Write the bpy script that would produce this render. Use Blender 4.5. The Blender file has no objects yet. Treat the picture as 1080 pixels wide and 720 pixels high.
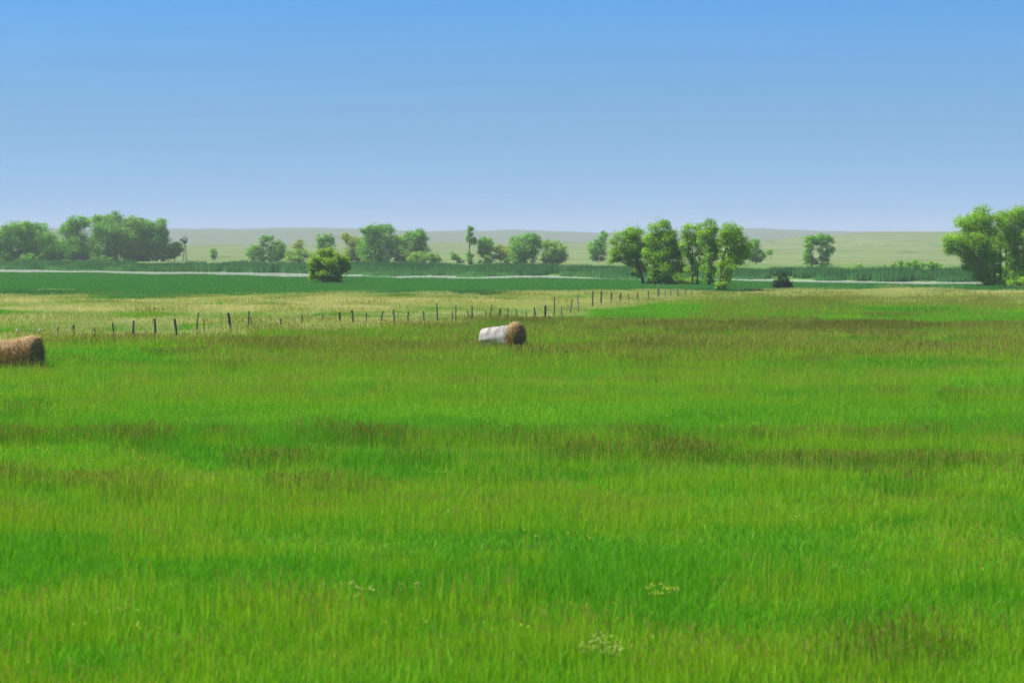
import bpy, math, random
import numpy as np
R = math.radians
rng = np.random.default_rng(7)
random.seed(7)
S = bpy.context.scene
COL = S.collection

# ------------------------------------------------------------------ camera, sky, sun, exposure
CAM_H = 6.9          # the photograph is taken from a raised road bank
FPX = 2160.0         # focal length in pixels of a 1080 wide picture
HOR = 253.0
cam = bpy.data.cameras.new('camera'); cam_ob = bpy.data.objects.new('camera', cam); COL.objects.link(cam_ob)
cam.sensor_width = 36; cam.lens = 72; cam.shift_y = -107/1080
cam.clip_start = 0.5; cam.clip_end = 20000
cam_ob.location = (0, 0, CAM_H); cam_ob.rotation_euler = (R(90), 0, 0)
cam.dof.use_dof = True; cam.dof.focus_distance = 190; cam.dof.aperture_fstop = 1.6
S.camera = cam_ob

SUN_EL, SUN_AZ = R(58), math.atan2(-0.95, 0.06)       # from the left and a little behind the scene
world = bpy.data.worlds.new('World'); S.world = world; world.use_nodes = True
wn = world.node_tree
sky = wn.nodes.new('ShaderNodeTexSky'); sky.sky_type = 'NISHITA'; sky.sun_disc = False
sky.sun_elevation = SUN_EL; sky.sun_rotation = SUN_AZ
sky.air_density = 0.38; sky.dust_density = 0.0; sky.ozone_density = 4.5; sky.altitude = 0
bgn = wn.nodes['Background']; bgn.inputs[1].default_value = 0.07
# the summer sky's own colour: pale lavender at the horizon, clear azure above
wtc = wn.nodes.new('ShaderNodeTexCoord'); wsp = wn.nodes.new('ShaderNodeSeparateXYZ'); wrp = wn.nodes.new('ShaderNodeValToRGB')
wmr = wn.nodes.new('ShaderNodeMapRange'); wmr.inputs[1].default_value = 0.0; wmr.inputs[2].default_value = 0.25
wn.links.new(wtc.outputs['Generated'], wsp.inputs[0]); wn.links.new(wsp.outputs[2], wmr.inputs[0]); wn.links.new(wmr.outputs[0], wrp.inputs[0])
SK = [(0.0, (0.62, 0.68, 0.80)), (0.06, (0.66, 0.73, 0.83)), (0.23, (0.80, 0.935, 0.885)), (0.35, (0.84, 1.12, 1.10)), (0.47, (0.76, 1.27, 1.36)), (1.0, (0.9, 1.1, 1.15))]
wrp.color_ramp.elements[0].position = SK[0][0]; wrp.color_ramp.elements[0].color = (*[c/1.3 for c in SK[0][1]], 1)
wrp.color_ramp.elements[1].position = SK[-1][0]; wrp.color_ramp.elements[1].color = (*[c/1.3 for c in SK[-1][1]], 1)
for p_, c_ in SK[1:-1]:
    e_ = wrp.color_ramp.elements.new(p_); e_.color = (*[c/1.3 for c in c_], 1)
wvm = wn.nodes.new('ShaderNodeVectorMath'); wvm.operation = 'MULTIPLY'; wn.links.new(sky.outputs[0], wvm.inputs[0]); wn.links.new(wrp.outputs[0], wvm.inputs[1])
wvs = wn.nodes.new('ShaderNodeVectorMath'); wvs.operation = 'SCALE'
# very thin veils of high cirrus, stretched along the horizon
wmp = wn.nodes.new('ShaderNodeMapping'); wmp.inputs['Scale'].default_value = (5, 5, 110); wmp.inputs['Rotation'].default_value = (0.006, 0.004, 0)
wno = wn.nodes.new('ShaderNodeTexNoise'); wno.inputs['Scale'].default_value = 1.0; wno.inputs['Detail'].default_value = 5
wmr2 = wn.nodes.new('ShaderNodeMapRange'); wmr2.inputs[1].default_value = 0.3; wmr2.inputs[2].default_value = 0.7; wmr2.inputs[3].default_value = 1.272; wmr2.inputs[4].default_value = 1.33
wn.links.new(wtc.outputs['Generated'], wmp.inputs[0]); wn.links.new(wmp.outputs[0], wno.inputs['Vector']); wn.links.new(wno.outputs[0], wmr2.inputs[0])
wn.links.new(wmr2.outputs[0], wvs.inputs['Scale'])
wn.links.new(wvm.outputs[0], wvs.inputs[0]); wn.links.new(wvs.outputs[0], bgn.inputs[0])
sl = bpy.data.lights.new('sun', 'SUN'); sl.energy = 5.0; sl.angle = R(0.5); sl.color = (1.0, 0.95, 0.86)
sun = bpy.data.objects.new('sun', sl); COL.objects.link(sun)
tosun = np.array([math.sin(SUN_AZ)*math.cos(SUN_EL), math.cos(SUN_AZ)*math.cos(SUN_EL), math.sin(SUN_EL)])
from mathutils import Vector
sun.rotation_euler = Vector(tosun).to_track_quat('Z', 'Y').to_euler()
sun.location = (-60, 60, 120)
S.view_settings.view_transform = 'Standard'; S.view_settings.look = 'None'
S.view_settings.exposure = 0.87; S.view_settings.gamma = 1; S.view_settings.use_curve_mapping = False
S.render.engine = 'CYCLES'
S.cycles.use_denoising = True
S.cycles.max_bounces = 10; S.cycles.diffuse_bounces = 5; S.cycles.glossy_bounces = 2; S.cycles.transmission_bounces = 4
S.cycles.volume_bounces = 0; S.cycles.transparent_max_bounces = 6
S.cycles.sample_clamp_indirect = 4

# ------------------------------------------------------------------ helpers
def dist(py): return CAM_H*FPX/(py-HOR)               # metres to flat ground seen at photo row py
def gx(px, d): return (px-540)*d/FPX
def tag(o, label=None, cat=None, group=None, kind=None):
    if label: o['label'] = label
    if cat: o['category'] = cat
    if group: o['group'] = group
    if kind: o['kind'] = kind
    return o
def empty(name, loc, rz=0):
    o = bpy.data.objects.new(name, None); COL.objects.link(o); o.location = loc; o.rotation_euler = (0, 0, rz)
    o.empty_display_size = 0.3
    return o

class MB:
    """collects vertices / faces with an optional per-face material index and a per-vertex number"""
    def __init__(s): s.v = []; s.f = []; s.m = []; s.a = []
    def add(s, v, f, mat=0, a=0.0):
        o = len(s.v); s.v.extend([tuple(p) for p in v])
        s.f.extend([tuple(i+o for i in q) for q in f]); s.m.extend([mat]*len(f))
        s.a.extend(list(a) if hasattr(a, '__len__') else [a]*len(v))
    def tube(s, pts, rad, n=7, mat=0, a=0.0, cap=True):
        pts = [Vector(p) for p in pts]; vs = []; fs = []
        up = Vector((0.123, 0.31, 0.94))
        for i, p in enumerate(pts):
            t = (pts[min(i+1, len(pts)-1)]-pts[max(i-1, 0)]).normalized()
            if abs(t.dot(up)) > 0.95: up = Vector((1, 0.1, 0))
            x = t.cross(up).normalized(); y = t.cross(x)
            for k in range(n):
                q = 2*math.pi*k/n
                vs.append(p+(x*math.cos(q)+y*math.sin(q))*rad[i])
        for i in range(len(pts)-1):
            for k in range(n):
                fs.append((i*n+k, i*n+(k+1) % n, (i+1)*n+(k+1) % n, (i+1)*n+k))
        if cap:
            fs.append(tuple(range(n))[::-1]); fs.append(tuple((len(pts)-1)*n+k for k in range(n)))
        s.add(vs, fs, mat, a)
    def build(s, name, mats, parent=None, smooth=False, link=True):
        me = bpy.data.meshes.new(name); me.from_pydata(s.v, [], s.f)
        for m in (mats if isinstance(mats, (list, tuple)) else [mats]): me.materials.append(m)
        me.polygons.foreach_set('material_index', s.m)
        at = me.attributes.new('rnd', 'FLOAT', 'POINT'); at.data.foreach_set('value', np.asarray(s.a, dtype=np.float32))
        if smooth: me.polygons.foreach_set('use_smooth', [True]*len(me.polygons))
        me.update()
        o = bpy.data.objects.new(name, me)
        if link: COL.objects.link(o)
        if parent: o.parent = parent
        return o

def quads_object(name, V, mat, a=None, parent=None, nv=4, link=True):
    """V: (n, nv, 3) separate polygons; a: (n,) number per polygon"""
    n = len(V); me = bpy.data.meshes.new(name)
    me.vertices.add(n*nv); me.vertices.foreach_set('co', V.reshape(-1).astype(np.float32))
    me.loops.add(n*nv); me.loops.foreach_set('vertex_index', np.arange(n*nv, dtype=np.int32))
    me.polygons.add(n); me.polygons.foreach_set('loop_start', np.arange(0, n*nv, nv, dtype=np.int32))
    at = me.attributes.new('rnd', 'FLOAT', 'POINT')
    at.data.foreach_set('value', np.repeat(a if a is not None else np.zeros(n), nv).astype(np.float32))
    me.materials.append(mat); me.update(calc_edges=True); me.validate()
    o = bpy.data.objects.new(name, me)
    if link: COL.objects.link(o)
    if parent: o.parent = parent
    return o

def vnoise(x, y, seed):
    """smooth value noise on arrays"""
    xi = np.floor(x).astype(np.int64); yi = np.floor(y).astype(np.int64); fx = x-xi; fy = y-yi
    fx = fx*fx*(3-2*fx); fy = fy*fy*(3-2*fy)
    def h(i, j):
        n = (i*374761393 + j*668265263 + seed*1442695041) & 0xffffffff
        n = ((n ^ (n >> 13))*1274126177) & 0xffffffff
        return ((n ^ (n >> 16)) & 0xffff)/65535.0
    return (h(xi, yi)*(1-fx)+h(xi+1, yi)*fx)*(1-fy)+(h(xi, yi+1)*(1-fx)+h(xi+1, yi+1)*fx)*fy
def fbm(x, y, seed, o=3):
    return sum(vnoise(x*2**k, y*2**k, seed+k)*0.5**k for k in range(o))/sum(0.5**k for k in range(o))
def sstep(a, b, x):
    t = np.clip((x-a)/(b-a), 0, 1); return t*t*(3-2*t)

# ------------------------------------------------------------------ materials
def new_mat(name):
    m = bpy.data.materials.new(name); m.use_nodes = True; nt = m.node_tree; nt.nodes.clear()
    return m, nt, nt.nodes.new('ShaderNodeOutputMaterial')
def N(nt, t, **kw):
    n = nt.nodes.new(t)
    for k, v in kw.items(): setattr(n, k, v)
    return n
def ramp(nt, stops, interp='LINEAR'):
    n = nt.nodes.new('ShaderNodeValToRGB'); cr = n.color_ramp; cr.interpolation = interp
    while len(cr.elements) > 1: cr.elements.remove(cr.elements[-1])
    cr.elements[0].position = stops[0][0]; cr.elements[0].color = (*stops[0][1], 1)
    for p, c in stops[1:]:
        e = cr.elements.new(p); e.color = (*c, 1)
    return n
def mixc(nt, a, b, f, mode='MIX'):
    n = nt.nodes.new('ShaderNodeMix'); n.data_type = 'RGBA'; n.blend_type = mode
    for s, v in ((n.inputs[0], f), (n.inputs[6], a), (n.inputs[7], b)):
        if hasattr(v, 'is_output'): nt.links.new(v, s)
        elif isinstance(v, (int, float)): s.default_value = v
        else: s.default_value = (*v, 1)
    return n.outputs[2]
def leafy(nt, out, col, trans=0.4, rough=0.55, gloss=0.06, tboost=(1.15, 1.1, 0.6)):
    d = N(nt, 'ShaderNodeBsdfDiffuse'); t = N(nt, 'ShaderNodeBsdfTranslucent'); g = N(nt, 'ShaderNodeBsdfGlossy')
    g.inputs['Roughness'].default_value = rough
    nt.links.new(col, d.inputs[0])
    nt.links.new(mixc(nt, col, tboost, 1.0, 'MULTIPLY'), t.inputs[0])
    m1 = N(nt, 'ShaderNodeMixShader'); m1.inputs[0].default_value = trans
    nt.links.new(d.outputs[0], m1.inputs[1]); nt.links.new(t.outputs[0], m1.inputs[2])
    m2 = N(nt, 'ShaderNodeMixShader'); m2.inputs[0].default_value = gloss
    nt.links.new(m1.outputs[0], m2.inputs[1]); nt.links.new(g.outputs[0], m2.inputs[2])
    nt.links.new(m2.outputs[0], out.inputs[0])
def plant_mat(name, stops, alt, alt_amt=0.5, scale=(0.02, 0.09), trans=0.45, gloss=0.015, tb=(1.1, 1.1, 0.6)):
    """stops: colour by the blade's own number; alt: a second colour mixed in by soft drifts across the field"""
    m, nt, out = new_mat(name)
    a = N(nt, 'ShaderNodeAttribute', attribute_name='rnd'); r = ramp(nt, stops)
    nt.links.new(a.outputs['Fac'], r.inputs[0])
    geo = N(nt, 'ShaderNodeNewGeometry'); mp = N(nt, 'ShaderNodeMapping')
    mp.inputs['Scale'].default_value = (scale[0], scale[1], 0.0)
    nt.links.new(geo.outputs['Position'], mp.inputs[0])
    ns = N(nt, 'ShaderNodeTexNoise'); ns.inputs['Scale'].default_value = 1; ns.inputs['Detail'].default_value = 4
    nt.links.new(mp.outputs[0], ns.inputs['Vector'])
    f = N(nt, 'ShaderNodeMapRange'); f.inputs[1].default_value = 0.4; f.inputs[2].default_value = 0.64
    f.inputs[3].default_value = 0; f.inputs[4].default_value = alt_amt
    nt.links.new(ns.outputs[0], f.inputs[0])
    leafy(nt, out, mixc(nt, r.outputs[0], alt, f.outputs[0]), trans, gloss=gloss, tboost=tb)
    return m

M = {}
M['grass'] = plant_mat('meadow_grass', [(0, (0.045, 0.21, 0.002)), (0.45, (0.118, 0.42, 0.003)), (0.85, (0.205, 0.55, 0.005)), (0.94, (0.32, 0.62, 0.015)), (1, (0.58, 0.74, 0.10))], (0.17, 0.42, 0.002), 0.5)
M['lush'] = plant_mat('lush_grass', [(0, (0.036, 0.19, 0.002)), (0.6, (0.098, 0.39, 0.003)), (0.95, (0.18, 0.54, 0.006)), (1, (0.42, 0.70, 0.04))], (0.125, 0.41, 0.002), 0.5)
M['sedge'] = plant_mat('brown_green_grass', [(0, (0.05, 0.20, 0.003)), (0.6, (0.11, 0.31, 0.005)), (0.95, (0.20, 0.38, 0.015)), (1, (0.48, 0.52, 0.10))], (0.13, 0.28, 0.006), 0.5)
M['seed'] = plant_mat('grass_seed_head', [(0, (0.15, 0.15, 0.025)), (0.5, (0.28, 0.28, 0.05)), (1, (0.54, 0.52, 0.14))], (0.25, 0.22, 0.05), 0.5, trans=0.45)
M['gold'] = plant_mat('yellow_green_grass', [(0, (0.11, 0.33, 0.003)), (0.6, (0.21, 0.46, 0.005)), (0.94, (0.36, 0.56, 0.018)), (1, (0.62, 0.68, 0.10))], (0.24, 0.44, 0.004), 0.5)
M['straw'] = plant_mat('dry_straw_grass', [(0, (0.26, 0.46, 0.06)), (0.35, (0.52, 0.60, 0.15)), (0.75, (0.76, 0.72, 0.30)), (1, (0.90, 0.83, 0.50))], (0.36, 0.54, 0.05), 0.55, trans=0.4, gloss=0.03, tb=(1.05, 1.05, 0.95))
M['marsh'] = plant_mat('marsh_plant', [(0, (0.015, 0.15, 0.02)), (0.6, (0.062, 0.35, 0.045)), (0.9, (0.14, 0.48, 0.08)), (1, (0.40, 0.55, 0.18))], (0.095, 0.32, 0.055), 0.85, (0.025, 0.11), trans=0.4, gloss=0.02)
M['reed'] = plant_mat('reed_leaf', [(0, (0.018, 0.11, 0.03)), (0.6, (0.042, 0.21, 0.052)), (1, (0.15, 0.36, 0.10))], (0.11, 0.30, 0.07), 0.7, (0.07, 0.07), trans=0.4, gloss=0.03)
M['flower_yellow'] = plant_mat('yellow_petal', [(0, (0.45, 0.58, 0.05)), (1, (0.70, 0.74, 0.14))], (0.55, 0.66, 0.08), 0.2)
M['flower_white'] = plant_mat('white_petal', [(0, (0.42, 0.56, 0.12)), (1, (0.72, 0.76, 0.30))], (0.52, 0.63, 0.17), 0.2)

def foliage_mat(name, dark, mid, light, trans=0.35):
    m, nt, out = new_mat(name)
    a = N(nt, 'ShaderNodeAttribute', attribute_name='rnd'); r = ramp(nt, [(0, dark), (0.5, mid), (1, light)])
    nt.links.new(a.outputs['Fac'], r.inputs[0]); leafy(nt, out, r.outputs[0], trans, gloss=0.02, tboost=(1.1, 1.1, 0.7))
    return m
M['leaf_near'] = foliage_mat('cottonwood_leaves', (0.14, 0.34, 0.012), (0.25, 0.49, 0.016), (0.38, 0.62, 0.025), 0.32)
M['leaf_bush'] = foliage_mat('bright_bush_leaves', (0.16, 0.35, 0.008), (0.27, 0.47, 0.010), (0.44, 0.62, 0.014), 0.42)
M['leaf_far'] = foliage_mat('willow_leaves', (0.09, 0.30, 0.03), (0.19, 0.46, 0.04), (0.33, 0.60, 0.06), 0.34)
M['leaf_pale'] = foliage_mat('pale_willow_leaves', (0.16, 0.36, 0.04), (0.27, 0.48, 0.06), (0.38, 0.60, 0.09), 0.36)
M['leaf_olive'] = foliage_mat('olive_leaves', (0.22, 0.34, 0.03), (0.33, 0.45, 0.045), (0.44, 0.55, 0.07), 0.36)
M['leaf_dark'] = foliage_mat('juniper_needles', (0.012, 0.05, 0.012), (0.024, 0.085, 0.020), (0.05, 0.14, 0.03), 0.2)
def bark_mat(name, c0, c1):
    m, nt, out = new_mat(name)
    b = N(nt, 'ShaderNodeBsdfPrincipled'); b.inputs['Roughness'].default_value = 0.9
    tc = N(nt, 'ShaderNodeTexCoord'); mp = N(nt, 'ShaderNodeMapping'); mp.inputs['Scale'].default_value = (6, 6, 1.2)
    nt.links.new(tc.outputs['Object'], mp.inputs[0])
    ns = N(nt, 'ShaderNodeTexNoise'); ns.inputs['Scale'].default_value = 2.0; ns.inputs['Detail'].default_value = 5
    nt.links.new(mp.outputs[0], ns.inputs['Vector'])
    r = ramp(nt, [(0.3, c0), (0.7, c1)]); nt.links.new(ns.outputs[0], r.inputs[0]); nt.links.new(r.outputs[0], b.inputs['Base Color'])
    bp = N(nt, 'ShaderNodeBump'); bp.inputs['Strength'].default_value = 0.6; bp.inputs['Distance'].default_value = 0.05
    nt.links.new(ns.outputs[0], bp.inputs['Height']); nt.links.new(bp.outputs[0], b.inputs['Normal'])
    nt.links.new(b.outputs[0], out.inputs[0])
    return m
M['bark'] = bark_mat('tree_bark', (0.045, 0.038, 0.03), (0.13, 0.11, 0.09))
M['post'] = bark_mat('weathered_post_wood', (0.05, 0.045, 0.04), (0.15, 0.135, 0.12))
M['post_dark'] = bark_mat('dark_post_wood', (0.04, 0.036, 0.032), (0.11, 0.10, 0.09))
M['post_pale'] = bark_mat('grey_post_wood', (0.17, 0.17, 0.17), (0.36, 0.35, 0.34))
M['hay'] = plant_mat('bale_hay', [(0, (0.16, 0.10, 0.035)), (0.5, (0.40, 0.27, 0.10)), (1, (0.72, 0.54, 0.25))], (0.25, 0.15, 0.06), 0.6, (1.5, 1.5), trans=0.15, gloss=0.03)
M['hay_red'] = plant_mat('old_bale_hay', [(0, (0.14, 0.08, 0.03)), (0.5, (0.38, 0.235, 0.085)), (1, (0.76, 0.55, 0.25))], (0.22, 0.12, 0.05), 0.6, (1.5, 1.5), trans=0.12, gloss=0.03)
M['hay_core'] = bark_mat('packed_hay', (0.13, 0.075, 0.03), (0.42, 0.27, 0.11))
def plain(name, c, rough=0.6, metal=0.0):
    m, nt, out = new_mat(name); b = N(nt, 'ShaderNodeBsdfPrincipled')
    b.inputs['Roughness'].default_value = rough; b.inputs['Metallic'].default_value = metal
    ns = N(nt, 'ShaderNodeTexNoise'); ns.inputs['Scale'].default_value = 7; ns.inputs['Detail'].default_value = 4
    r = ramp(nt, [(0.3, tuple(x*0.75 for x in c)), (0.7, tuple(min(1, x*1.15) for x in c))])
    tc = N(nt, 'ShaderNodeTexCoord'); nt.links.new(tc.outputs['Object'], ns.inputs['Vector'])
    nt.links.new(ns.outputs[0], r.inputs[0]); nt.links.new(r.outputs[0], b.inputs['Base Color'])
    nt.links.new(b.outputs[0], out.inputs[0]); return m
M['wire'] = plain('fence_wire', (0.10, 0.09, 0.085), 0.6, 0.3)
M['steel'] = plain('dull_galvanised_steel', (0.05, 0.055, 0.06), 0.6, 0.3)
M['cap'] = plain('white_post_paint', (0.75, 0.75, 0.72), 0.6)
# net wrap of the white bale: white plastic, faintly banded and stained
m, nt, out = new_mat('white_bale_wrap'); M['wrap'] = m
b = N(nt, 'ShaderNodeBsdfPrincipled'); b.inputs['Roughness'].default_value = 0.9; b.inputs['Specular IOR Level'].default_value = 0.15
tc = N(nt, 'ShaderNodeTexCoord'); mp = N(nt, 'ShaderNodeMapping'); mp.inputs['Scale'].default_value = (4.0, 0.6, 0.6)
nt.links.new(tc.outputs['Object'], mp.inputs[0])
ns = N(nt, 'ShaderNodeTexNoise'); ns.inputs['Scale'].default_value = 1.6; ns.inputs['Detail'].default_value = 5
nt.links.new(mp.outputs[0], ns.inputs['Vector'])
r = ramp(nt, [(0.3, (0.15, 0.145, 0.125)), (0.5, (0.29, 0.285, 0.27)), (0.72, (0.42, 0.42, 0.41))]); nt.links.new(ns.outputs[0], r.inputs[0])
nt.links.new(r.outputs[0], b.inputs['Base Color'])
bp = N(nt, 'ShaderNodeBump'); bp.inputs['Strength'].default_value = 0.8; bp.inputs['Distance'].default_value = 0.06
nt.links.new(ns.outputs[0], bp.inputs['Height']); nt.links.new(bp.outputs[0], b.inputs['Normal']); nt.links.new(b.outputs[0], out.inputs[0])
# water
m, nt, out = new_mat('pond_water'); M['water'] = m
b = N(nt, 'ShaderNodeBsdfPrincipled'); b.inputs['Base Color'].default_value = (0.74, 0.76, 0.74, 1); b.inputs['Roughness'].default_value = 0.08
b.inputs['IOR'].default_value = 1.33
tc = N(nt, 'ShaderNodeTexCoord'); ns = N(nt, 'ShaderNodeTexNoise'); ns.inputs['Scale'].default_value = 1.2; ns.inputs['Detail'].default_value = 3
nt.links.new(tc.outputs['Object'], ns.inputs['Vector'])
bp = N(nt, 'ShaderNodeBump'); bp.inputs['Strength'].default_value = 0.02; bp.inputs['Distance'].default_value = 0.02
nt.links.new(ns.outputs[0], bp.inputs['Height']); nt.links.new(bp.outputs[0], b.inputs['Normal']); nt.links.new(b.outputs[0], out.inputs[0])

# ------------------------------------------------------------------ terrain
def shore_near(x): return 335 - 0.68*x + 6*np.sin(x*0.055) + 3*np.sin(x*0.21+1)      # water's near edge (y as a function of x)
def shore_far(x): return 412 - 0.75*x + 5*np.sin(x*0.043+2) + 3*np.sin(x*0.17)
def shore_near_c(x): return shore_near(np.clip(x, -170, 110))
def shore_far_c(x): return shore_far(np.clip(x, -170, 110))
def height(x, y):
    r = np.hypot(x, y)
    h = (fbm(x*0.012, y*0.035, 3)-0.5)*0.65*sstep(20, 60, r)*(1-sstep(230, 300, y)*0.7)
    a, b = shore_near_c(x), shore_far_c(x)
    ch = sstep(a-3, a+4, y)*(1-sstep(b-4, b+3, y))
    h = h*(1-ch) - 0.75*ch
    # sand hills: a nearer one on the right, low swells, and a far ridge all round
    swell = sstep(560, 1500, r)*(fbm(x*0.0035+5, y*0.0035, 11, 4)*9-2.0)
    th = np.degrees(np.arctan2(x, np.maximum(y, 1e-3) if np.isscalar(y) else y))
    right = 7.6*np.exp(-((r-1500)/420)**2)*sstep(5.0, 11.5, th+(fbm(th*0.5, r*0.002, 17)-0.5)*4)
    crest = np.interp(th, [-40, -14, -9.5, -7.5, -5.5, -3.6, -2.1, 2.6, 5.0, 6.9, 9.5, 12, 40], [20, 24, 23.2, 21.5, 24.4, 20.5, 17.6, 16.8, 19.5, 21.0, 16.4, 15.5, 20])
    ridge = sstep(1900, 3300, r)*(crest - 4.2 + 3.2*fbm(th*0.55+40, r*0.0015, 23, 3) + 3.6*fbm(th*1.5+11, r*0.0009, 37, 3))
    far = sstep(3400, 4200, r)*-16.0
    return h + np.maximum(swell, -0.3) + right + ridge + far

ang = np.concatenate([np.linspace(-180, -32, 60, endpoint=False), np.linspace(-32, 32, 520, endpoint=False), np.linspace(32, 180, 60, endpoint=False)])
rad = np.concatenate([[0.0], np.geomspace(3, 250, 90, endpoint=False), np.linspace(250, 480, 130, endpoint=False), np.geomspace(480, 4300, 110)])
A, Rr = np.meshgrid(np.radians(ang), rad)
X = Rr*np.sin(A); Y = Rr*np.cos(A); Z = height(X, Y)
na, nr = len(ang), len(rad)
V = np.stack([X, Y, Z], -1).reshape(-1, 3)
idx = np.arange(nr*na).reshape(nr, na)
f = np.stack([idx[:-1], np.roll(idx, -1, 1)[:-1], np.roll(idx, -1, 1)[1:], idx[1:]], -1).reshape(-1, 4)[:, ::-1]
me = bpy.data.meshes.new('ground')
me.vertices.add(len(V)); me.vertices.foreach_set('co', V.reshape(-1).astype(np.float32))
me.loops.add(len(f)*4); me.loops.foreach_set('vertex_index', f.reshape(-1).astype(np.int32))
me.polygons.add(len(f)); me.polygons.foreach_set('loop_start', np.arange(0, len(f)*4, 4, dtype=np.int32))
me.update(calc_edges=True); me.validate(); me.polygons.foreach_set('use_smooth', [True]*len(me.polygons))
ground = bpy.data.objects.new('ground', me); COL.objects.link(ground)
tag(ground, 'wide green meadow plain rising to low pale sand hills', 'ground', kind='structure')

m, nt, out = new_mat('prairie_ground'); me.materials.append(m)
b = N(nt, 'ShaderNodeBsdfDiffuse')
geo = N(nt, 'ShaderNodeNewGeometry'); sep = N(nt, 'ShaderNodeSeparateXYZ'); nt.links.new(geo.outputs['Position'], sep.inputs[0])
def nz(scale, detail=5, rough=0.55):
    mp = N(nt, 'ShaderNodeMapping'); mp.inputs['Scale'].default_value = scale
    nt.links.new(geo.outputs['Position'], mp.inputs[0]); n = N(nt, 'ShaderNodeTexNoise'); n.inputs['Scale'].default_value = 1
    n.inputs['Detail'].default_value = detail; n.inputs['Roughness'].default_value = rough
    nt.links.new(mp.outputs[0], n.inputs['Vector']); return n.outputs[0]
def mrange(v, a, b_, c=0, d=1):
    n = N(nt, 'ShaderNodeMapRange'); nt.links.new(v, n.inputs[0])
    for i, q in enumerate((a, b_, c, d)): n.inputs[1+i].default_value = q
    return n.outputs[0]
near = mixc(nt, (0.04, 0.10, 0.008), (0.07, 0.15, 0.010), mrange(nz((0.3, 0.6, 0)), 0.4, 0.6))
hill_a = mixc(nt, mixc(nt, (0.115, 0.18, 0.07), (0.10, 0.142, 0.10), mrange(sep.outputs[1], 900, 2600)), mixc(nt, (0.165, 0.205, 0.09), (0.115, 0.145, 0.095), mrange(sep.outputs[1], 900, 2600)), mrange(nz((0.0035, 0.012, 0.0)), 0.38, 0.62))  # hills turn greyer and bluer with distance: haze put into the ground colour
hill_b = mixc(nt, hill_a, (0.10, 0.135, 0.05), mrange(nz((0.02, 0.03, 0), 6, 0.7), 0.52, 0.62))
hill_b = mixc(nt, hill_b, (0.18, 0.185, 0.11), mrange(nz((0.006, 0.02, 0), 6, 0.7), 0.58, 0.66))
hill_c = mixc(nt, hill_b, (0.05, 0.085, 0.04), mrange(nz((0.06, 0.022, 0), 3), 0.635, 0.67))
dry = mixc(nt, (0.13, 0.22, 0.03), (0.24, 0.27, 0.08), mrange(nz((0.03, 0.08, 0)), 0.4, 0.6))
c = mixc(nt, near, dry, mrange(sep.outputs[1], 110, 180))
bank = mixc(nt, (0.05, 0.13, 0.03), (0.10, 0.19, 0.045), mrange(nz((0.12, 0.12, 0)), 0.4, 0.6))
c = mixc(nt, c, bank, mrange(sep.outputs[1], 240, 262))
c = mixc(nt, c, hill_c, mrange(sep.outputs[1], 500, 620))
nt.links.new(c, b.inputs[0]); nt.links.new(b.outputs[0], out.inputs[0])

# water strip between its two shores
xs = np.linspace(-210, 150, 181)
vw = [(x, float(shore_near_c(x))-6, -0.30) for x in xs]+[(x, float(shore_far_c(x))+6, -0.30) for x in xs]
n = len(xs); fw = [(i, i+1, n+i+1, n+i) for i in range(n-1)]
mb = MB(); mb.add(vw, fw); water = mb.build('water', M['water'])
tag(water, 'bright narrow strip of water between the green marsh and the reeds', 'water', kind='structure')

# ------------------------------------------------------------------ grass and marsh: clumps scattered as stuff
def blades(n, radius, h, w, lean=0.35, seg=3, stiff=1.0, rnd=None, bunch=0.0):
    """n curved blades on a disc -> polygons as (quads list) vertex / face arrays"""
    vs = []; fs = []; at = []
    cx = rng.uniform(-1, 1, (max(3, n//14), 2))*radius
    for i in range(n):
        q = rng.uniform(0, 2*math.pi); rr = radius*math.sqrt(rng.uniform())
        p = np.array([rr*math.cos(q), rr*math.sin(q)])
        if rng.uniform() < bunch:
            p = cx[rng.integers(len(cx))] + rng.normal(0, 0.07, 2)
        hh = h[0]+(h[1]-h[0])*rng.beta(2, 2); ww = rng.uniform(*w)
        az = rng.uniform(0, 2*math.pi); ln = abs(rng.normal(0, lean))
        face = rng.uniform(0, math.pi); sx, sy = math.cos(face)*ww/2, math.sin(face)*ww/2
        o = len(vs); v = rng.uniform() if rnd is None else rng.uniform(*rnd)
        for k in range(seg+1):
            t = k/seg; bend = ln*hh*(t**(1+stiff)); z = hh*t*(1-0.25*ln*t)
            x = p[0]+math.cos(az)*bend; y = p[1]+math.sin(az)*bend; s = (1-t**2.2) if k < seg else 0.0
            if k < seg:
                vs += [(x-sx*s, y-sy*s, z-0.03), (x+sx*s, y+sy*s, z-0.03)]; at += [v, v]
            else:
                vs.append((x, y, z-0.03)); at.append(v)
        for k in range(seg-1): fs.append((o+2*k, o+2*k+1, o+2*k+3, o+2*k+2))
        fs.append((o+2*seg-2, o+2*seg-1, o+2*seg))
    return vs, fs, at
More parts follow.
